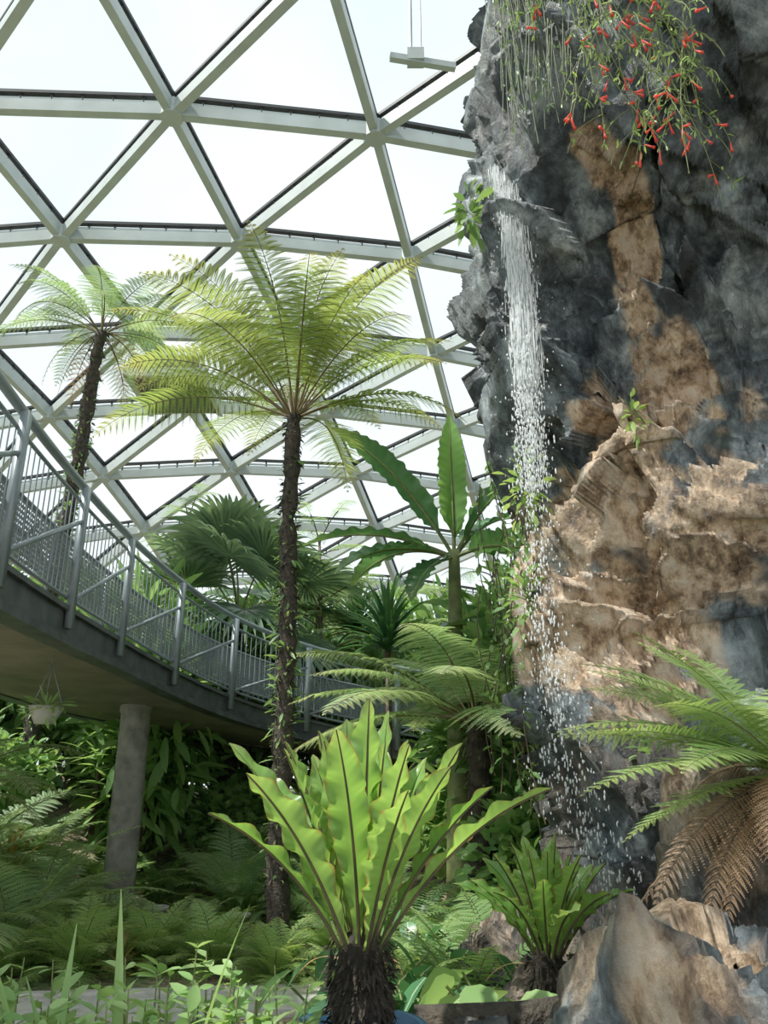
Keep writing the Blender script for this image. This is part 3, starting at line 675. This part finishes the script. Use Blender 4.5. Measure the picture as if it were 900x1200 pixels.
# ---------------------------------------------------------------- dracaena
def dracaena_mesh(H,n,l,seed,mat=None,wd=.032):
    global rng
    rng=np.random.default_rng(seed); mb=MB(); tube(mb,[[0,0,-.1],[.02,0,H/2],[0,0,H]],[.05,.045,.04],8,1)
    for k in range(n):
        u=k/n; az=k*2.4; P,d,S,Nn,t=arc((0,0,H-.35*u),az,R(85-75*u),R(70-115*u),l*rng.uniform(.8,1.1),14,1.4)
        blade(mb,P,S,Nn,wd*np.minimum(1,.5+3*t)*(1-t**2.5)+.002,t,fold=.4,m=3,mat=0)
    return mb.mesh('dracaena',[mat or M_ferndark,M_stemb])
dm=dracaena_mesh(3.55,80,.85,2,M_spiky,.042); put(dm,'dracaena',(.05,10.6,0)); put(dm,'dracaena',(-.5,14.2,.9),1,1.0)
dm2=dracaena_mesh(1.2,50,.7,6); put(dm2,'dracaena',(1.6,8.4,0),1,1.0); put(dm2,'dracaena',(-4.2,11.9,.9),1,.9)
brm=dracaena_mesh(.3,34,.55,16,M_brom,.03); 
put(brm,'bromeliad',(-4.15,9.3,float(gh(-4.15,9.3))+.05),0,1.0); put(brm,'bromeliad',(-2.2,7.3,0),2,.5)

# ---------------------------------------------------------------- low ferns
def sword_fern_mesh(name,n,L,pin,plen,mats,seed,npin=30,e0=(35,80),e1=(-50,15)):
    global rng
    rng=np.random.default_rng(seed); random.seed(seed); mb=MB()
    for k in range(n):
        u=(k+.5)/n; frond(mb,(0,0,0),k*2.4,R(e0[1]-(e0[1]-e0[0])*u),R(e1[1]-(e1[1]-e1[0])*u),L*rng.uniform(.75,1.1),npin,pin,12,1,plen,0,1,bend=1.4,side=rng.uniform(-.3,.3),rl=rng.uniform(-.3,.3),droop=.15,start=.1,simple=True,rr=.006)
    return mb.mesh(name,mats)
SF=sword_fern_mesh('sword_fern',22,.95,.12,.012,[M_fern,M_stem],41)
SFd=sword_fern_mesh('sword_fern_dark',22,1.0,.13,.013,[M_ferndark,M_stem],42)
def lace_fern_mesh(name,n,L,pin,plen,mats,seed,e0=(30,75),e1=(-50,10),npin=22,mp=14):
    global rng
    rng=np.random.default_rng(seed); random.seed(seed); mb=MB()
    for k in range(n):
        u=(k+.5)/n; frond(mb,(0,0,0),k*2.4,R(e0[1]-(e0[1]-e0[0])*u),R(e1[1]-(e1[1]-e1[0])*u),L*rng.uniform(.75,1.1),npin,pin,15,mp,plen,0,1,bend=1.3,side=rng.uniform(-.3,.3),rl=rng.uniform(-.3,.3),droop=.2,start=.18,rr=.007)
    return mb.mesh(name,mats)
LF=lace_fern_mesh('lace_fern',16,1.15,.26,.034,[M_treefern2,M_stem],51)
LFd=lace_fern_mesh('lace_fern_dark',18,1.0,.24,.032,[M_ferndark,M_stem],52)
LFm=lace_fern_mesh('mound_fern',34,.6,.15,.026,[M_fern,M_stem],53,e0=(20,85),e1=(-60,20),npin=16,mp=8)
rng=np.random.default_rng(9); random.seed(9)
def pl(me,name,pts,sc=(.8,1.2),dz=0):
    for x,y in pts: put(me,name,(x,y,float(gh(x,y))+dz),rng.uniform(0,6.28),float(rng.uniform(*sc)))
pl(LF,'lace_fern',[(-3.9,7.7),(-4.6,9.3),(-5.4,8.6),(-3.6,8.8),(-6.2,9.8),(-5.0,7.6),(-4.3,8.4),(-4.5,7.9),(-1.9,10.8),(-5.6,9.6),(-2.0,12.2),(-3.4,7.9)],(1.0,1.4))
pl(LFd,'dark_lace_fern',[(-3.6,10.9),(-2.2,11.7),(-1.6,12.4),(-4.4,10.4),(-.4,9.0),(.5,6.3),(.75,5.6),(1.0,6.2),(-1.1,11.0),(.7,7.4),(1.2,6.9),(-.2,10.2)],(.9,1.3))
pl(SFd,'dark_sword_fern',[(.55,5.9),(.85,6.6),(-.9,9.8),(-1.7,10.0),(.2,7.6),(-3.0,11.2),(1.1,7.6),(.5,5.2),(.35,8.4),(.9,5.1)],(.9,1.3))
pl(LFm,'mound_fern',[(-3.2,7.3),(-3.8,7.1),(-4.4,7.2),(-2.1,7.8),(-1.5,7.6),(-2.7,8.2),(-.9,7.2),(-.4,7.6),(.2,6.9),(-4.2,7.7),(.3,6.2),(-.1,5.9),(-2.6,7.4),(-1.9,8.6)],(.9,1.4))
pl(SF,'sword_fern',[(.72,5.0),(-.3,6.9),(.35,5.2)],(.55,.8))
mb=MB(); rng=np.random.default_rng(61); random.seed(61)
for az,e0,e1,l,ro in [(185,30,-18,1.08,.2),(200,12,-25,1.08,.1),(170,50,5,1.0,.3),(215,35,-10,.95,-.2),(150,62,25,.9,.2),(240,40,-20,.85,.2),(190,-5,-35,.85,0),(120,65,30,.85,0),(270,50,-10,.8,0),(300,55,0,.8,0),(350,55,0,.9,0),(60,60,0,.8,0),(178,20,-5,1.0,.5),(205,48,18,1.0,.4),(160,45,12,.95,.4),(195,22,-8,1.0,-.2),(182,40,0,.95,.5),(220,20,-25,.9,.3)]:
    frond(mb,(0,0,0),R(az),R(e0),R(e1),l,25,.19,14,20,.022,0,1,bend=1.2,rl=ro,droop=.1,start=.1,rr=.006)
for az,e0,e1,l in [(200,-20,-75,.85),(186,-18,-52,.95),(192,-8,-62,.9),(230,0,-80,.6),(208,-25,-70,.8),(150,30,-60,.5),(236,10,-60,.75),(250,25,-50,.6)]:
    frond(mb,(0,0,-.02),R(az),R(e0),R(e1),l,26,.13,14,12,.016,2,3,bend=1,rl=rng.uniform(-.6,.6),droop=.4,start=.1,rr=.006)
mb.obj('cliff_fern',[M_fern,M_stem,M_deadfern,M_stemb],loc=(1.75,3.5,1.62))

# ---------------------------------------------------------------- arum / hosta
mb=MB(); 
for k in range(26):
    a=rng.uniform(0,2*PI); e=rng.uniform(55,85); P,d,S,Nn,t=arc((rng.normal(0,.12),rng.normal(0,.1),0),a,R(e),R(e-30),rng.uniform(.35,.75),8); tube(mb,P,.007,4,1,cap=False)
    D=np.array([[math.cos(a)*.8,math.sin(a)*.8,-.7]]); scatter(mb,LTh,P[-1:],D,[rng.uniform(.16,.24)],up=np.array([[math.cos(a)*.6,math.sin(a)*.6-.5,1.]]))
am=mb.mesh('arum_plant',[M_arum,M_stem]); pl(am,'arum_plant',[(.2,4.6),(.5,4.9),(-.1,5.2),(.75,5.9),(.3,7.0)],(.9,1.15))
mb=MB()
for k in range(14):
    a=rng.uniform(0,2*PI); P,d,S,Nn,t=arc((0,0,0),a,R(75),R(40),rng.uniform(.4,.62),8); tube(mb,P,.007,4,1,cap=False)
    scatter(mb,LTh,P[-1:],np.array([[math.cos(a),math.sin(a),-.4]]),[rng.uniform(.14,.2)])
hm=mb.mesh('hosta',[M_shrublight,M_stem]); put(hm,'hosta',(.55,3.9,.25),0,1)

# ---------------------------------------------------------------- shrubs
B1=bush_mesh('leafy_shrub',(.9,.9,1.3),1800,.16,[M_shrub,M_stemb])
B2=bush_mesh('dark_shrub',(1.3,1.2,2.4),3200,.22,[M_shrubdark,M_stemb],T=LTm)
B3=bush_mesh('narrow_leaf_shrub',(1.0,1.0,2.2),2600,.3,[M_shrub,M_stemb],T=LTn,lumps=12)
rng=np.random.default_rng(19)
pl(B2,'dark_shrub',[(-6.5,13.5),(-4.6,13.8),(-2.9,14.9),(-1.0,14.3),(.8,14.6),(2.4,13.8),(4.2,14.5),(-8.5,14),(2.2,9.8),(3.2,8.6),(-7.0,12.0),(2.0,7.8)],(.9,1.25))
pl(B3,'narrow_leaf_shrub',[(-5.8,15.5),(-2.4,16.2),(.4,16.3),(3.0,16.2),(-8.5,16.5),(6,16),(1.9,10.9),(-10,13),(-3.7,12.6)],(1.2,1.6))
pl(B1,'leafy_shrub',[(-5.6,10.8),(-6.6,8.9),(-.2,13.6),(1.5,10.9),(-7.4,10.3),(1.5,8.0),(-2.4,13.0)],(.8,1.15))
mb=MB()
for q in range(150):
    x=rng.uniform(-1.75,-.28); y=rng.uniform(2.25,3.0); zb=float(gh(x,y))-.02; h=rng.uniform(.84,1.04)-zb+.05*(y-2.3)-.05*abs(math.sin(x*5)); 
    lx,ly=rng.normal(0,.05,2); P=np.array([[x,y,zb],[x+lx*.5,y+ly*.5,zb+h*.6],[x+lx,y+ly,zb+h]]); tube(mb,P,[.006,.005,.002],4,1,cap=False)
    m=16; ti=rng.uniform(.5,1,m); pos=P[0]+(P[2]-P[0])*ti[:,None]; a=rng.uniform(0,2*PI,m); D=np.stack([np.cos(a),np.sin(a),rng.uniform(.1,1,m)],1)
    scatter(mb,LTm,pos,D,rng.uniform(.04,.10,m),mat=0)
mb.obj('ground_cover_seedlings',[M_shrublight,M_stem])
mb=MB()
for x,az,e,l in [(-.1,170,76,1.2),(0,120,84,1.22),(.08,10,84,1.2),(-.12,190,62,1.1),(.1,30,68,1.05),(-.05,-40,75,1.0),(0,150,70,1.05),(-.2,100,86,1.12)]:
    P,d,S,Nn,t=arc((x,rng.normal(0,.04),-.02),R(az),R(e),R(e-16),l,24,1.6); blade(mb,P,S,Nn,.024*np.minimum(1,.5+2*t)*(1-t**3)+.001,t,fold=.5,m=3,mat=0)
put(mb.mesh('strap_leaf_plant',[M_shrublight]),'strap_leaf_plant',(-.74,2.55,.08))
mb=MB()
for k in range(40):
    az=rng.uniform(0,2*PI); e=rng.uniform(55,85); P,d,S,Nn,t=arc((rng.normal(0,.08),rng.normal(0,.05),-.02),az,R(e),R(e-rng.uniform(40,110)),rng.uniform(.5,.85),18,1.8); blade(mb,P,S,Nn,.006*(1-t**2)+.001,t,m=3,mat=int(k%3==0))
gm=mb.mesh('grass_clump',[M_shrublight,M_deadfern]); put(gm,'grass_clump',(-.42,3.1,.34),0,.9); put(gm,'grass_clump',(.2,2.9,.36),2,.75); put(gm,'grass_clump',(-1.3,2.9,.1),4,1.1)

def feather_tree(name,loc,H,n,seed,mat):
    global rng
    rng=np.random.default_rng(seed); random.seed(seed); mb=MB(); tube(mb,[[0,0,-.2],[.1,0,H*.5],[0,.05,H]],[.07,.05,.025],8,2)
    for b in range(n):
        z=H*rng.uniform(.5,1); az=b*2.4; P,d,S,Nn,t=arc((0,0,z),az,R(40),R(5),rng.uniform(.4,1.1),8); tube(mb,P,.012,4,2,cap=False)
        for q in range(3): frond(mb,P[3+2*q],az+rng.uniform(-1,1),R(25),R(-40),.75,14,.2,20,8,.03,0,1,droop=.3,rr=.005)
    return mb.obj(name,[mat,M_stem,M_stemb],loc=loc)
feather_tree('feathery_tree',(-3.9,14.6,1.0),5.6,16,71,M_treefern2)
feather_tree('feathery_tree',(-1.2,13.6,.9),4.9,24,72,M_treefern2)
feather_tree('feathery_tree',(-.2,15.2,.9),4.2,18,74,M_treefern2)
feather_tree('feathery_tree',(1.9,12.9,.6),4.4,16,73,M_treefern2)

# ---------------------------------------------------------------- hanging plants on the cliff
mb=MB(); rng=np.random.default_rng(81)
for k in range(25):
    x0=rng.uniform(1.05,2.05); y0=3.75+rng.normal(0,.12); z0=6.5+rng.uniform(-.2,.6)
    l=z0-rng.uniform(4.75,6.0)-(.0 if x0<1.9 else -.2)
    n=16; t=np.linspace(0,1,n); a=rng.uniform(0,2*PI); sp_=rng.uniform(.1,.6)
    P=np.stack([x0+sp_*math.cos(a)*t**1.5+.03*np.sin(t*7+k),y0-.1+sp_*math.sin(a)*t*.4,z0-l*t+.25*sp_*np.clip(t-.75,0,1)**2*8*.3],1)
    tube(mb,P,.0045*(1-.5*t),4,1,cap=False)
    for br in range(5):
        j=rng.integers(5,14); Pb,d,S,Nn,tt=arc(P[j],rng.uniform(0,2*PI),R(-20),R(-80),rng.uniform(.15,.45),7); tube(mb,Pb,.0028,3,1,cap=False)
        m=4; ii=rng.integers(2,7,m); scatter(mb,LTn,Pb[ii],rng.normal(0,.5,(m,3))+np.array([0,0,-.6]),rng.uniform(.03,.06,m),mat=0)
        if rng.random()<.3:
            D=nrm(np.array([rng.normal(0,.6),rng.normal(0,.4),-.7])); s=.07*rng.uniform(.8,1.3); p=Pb[-1]
            tube(mb,[p,p+D*s*.7,p+D*s],[.003,.006,.011],6,2)
    m=8; ti=rng.uniform(.1,1,m); pos=np.stack([np.interp(ti,t,P[:,c]) for c in range(3)],1)
    D=rng.normal(0,.5,(m,3))+np.array([0,0,-.8]); scatter(mb,LTn,pos,D,rng.uniform(.03,.08,m),mat=0)
    m=rng.integers(0,3); ti=rng.uniform(.7,1,m); pos=np.stack([np.interp(ti,t,P[:,c]) for c in range(3)],1)
    for p in pos:
        for w_ in range(2):
            D=nrm(np.array([rng.normal(0,.6),rng.normal(0,.4),-.7])); s=.07*rng.uniform(.8,1.3)
            tube(mb,[p,p+D*s*.7,p+D*s],[.003,.006,.011],6,2)
mb.obj('firecracker_plant',[M_fern,M_stem,M_red])
mb=MB()
for k in range(140):
    x0=rng.uniform(.98,1.6); y0=4.9-(x0-1.0)*1.1+rng.normal(0,.1); z0=9.6; l=z0-rng.uniform(6.3,8.3)
    t=np.linspace(0,1,14); P=np.stack([x0+.05*np.sin(t*5+k)+rng.normal(0,.03)*t,y0+.03*np.cos(t*6+k),z0-l*t],1); tube(mb,P,.004,3,0,cap=False)
    m=14; ti=rng.uniform(.1,1,m); pos=np.stack([np.interp(ti,t,P[:,c]) for c in range(3)],1)
    scatter(mb,LTn,pos,rng.normal(0,.4,(m,3))+np.array([0,0,-1.]),rng.uniform(.03,.08,m),mat=1)
mb.obj('trailing_moss_vines',[M_hang,M_ferndark])
def tuft(name,c,n,s,spread,mat,T=LT):
    mb=MB(); d=nrm(rng.normal(0,1,(n,3))); pos=d*rng.uniform(.1,1,(n,1))*np.array(spread); 
    for q in range(0,n,6): tube(mb,[[0.12,.1,0],pos[q]*.6,pos[q]],[.006,.004,.003],3,1,cap=False)
    scatter(mb,T,pos,d+np.array([0,0,-.1]),s*rng.uniform(.6,1.3,n)); return mb.obj(name,[mat,M_stem],loc=c)
tuft('cliff_creeper',(.78,5.75,6.45),42,.15,(.14,.16,.34),M_ferndark,LTm)
tuft('cliff_creeper',(1.14,5.8,3.8),90,.09,(.2,.2,.4),M_fern,LTm)
tuft('cliff_creeper',(1.10,5.9,2.9),110,.09,(.16,.2,.6),M_shrub,LTm)
tuft('cliff_creeper',(1.75,4.9,4.0),30,.07,(.08,.08,.2),M_fern,LTm)
tuft('cliff_creeper',(1.75,4.6,1.7),80,.09,(.35,.12,.18),M_ferndark,LTm)
mb=MB()
for k in range(26):
    x0=rng.uniform(.9,1.4); y0=6.7+rng.normal(0,.3); z0=rng.uniform(2.8,4.4); l=rng.uniform(1.2,2.4); t=np.linspace(0,1,14)
    P=np.stack([x0+.08*np.sin(t*5+k),y0+.05*np.cos(t*6+k),z0-l*t],1); tube(mb,P,.006,3,0,cap=False)
    m=30; ti=rng.uniform(0,1,m); pos=np.stack([np.interp(ti,t,P[:,c]) for c in range(3)],1); scatter(mb,LTm,pos,rng.normal(0,.6,(m,3))+np.array([0,0,-.6]),rng.uniform(.05,.11,m),mat=1)
mb.obj('hanging_vines',[M_stemb,M_shrub])

hp=empty('hanging_basket',(-2.95,6.9,2.15))
mb=MB(); lathe(mb,[(.01,-.12),(.08,-.12),(.13,-.02),(.145,.03),(.15,.03),(.13,.03),(.01,.01)],24); mb.obj('bowl',[M_pot],parent=hp)
mb=MB(); 
for a in range(3): tube(mb,[[.14*math.cos(a*2.1),.14*math.sin(a*2.1),.03],[0,0,.40]],.004,4,0)
tube(mb,[[0,0,.40],[0,0,.47]],.004,4,0); mb.obj('wires',[M_rail],parent=hp)
mb=MB(); d=nrm(rng.normal(0,1,(90,3))*[1,1,.4]+[0,0,.1]); scatter(mb,LTn,d*rng.uniform(.02,.16,(90,1))+[0,0,.02],d,rng.uniform(.05,.14,90)); mb.obj('foliage',[M_shrublight],parent=hp)
mb=MB(); lathe(mb,[(.01,0),(.11,0),(.15,.22),(.17,.22),(.17,.26),(.14,.26),(.13,.22),(.01,.2)],24); cp=mb.mesh('clay_pot',[M_pot]); 
for x,y in((-1.55,9.1),(-2.5,9.4),(-.55,8.4)): put(cp,'clay_pot',(x,y,float(gh(x,y))),0,.8)
mb=MB(); tube(mb,[[.0,0,0],[.4,-.05,.02],[.85,.1,.04]],[.06,.065,.06],12,0); mb.obj('log_edging',[M_trunk],loc=(.12,3.45,.70))
boulder('boulder',(.5,3.5,.25),(.55,.4,.42),31,.2,.4)
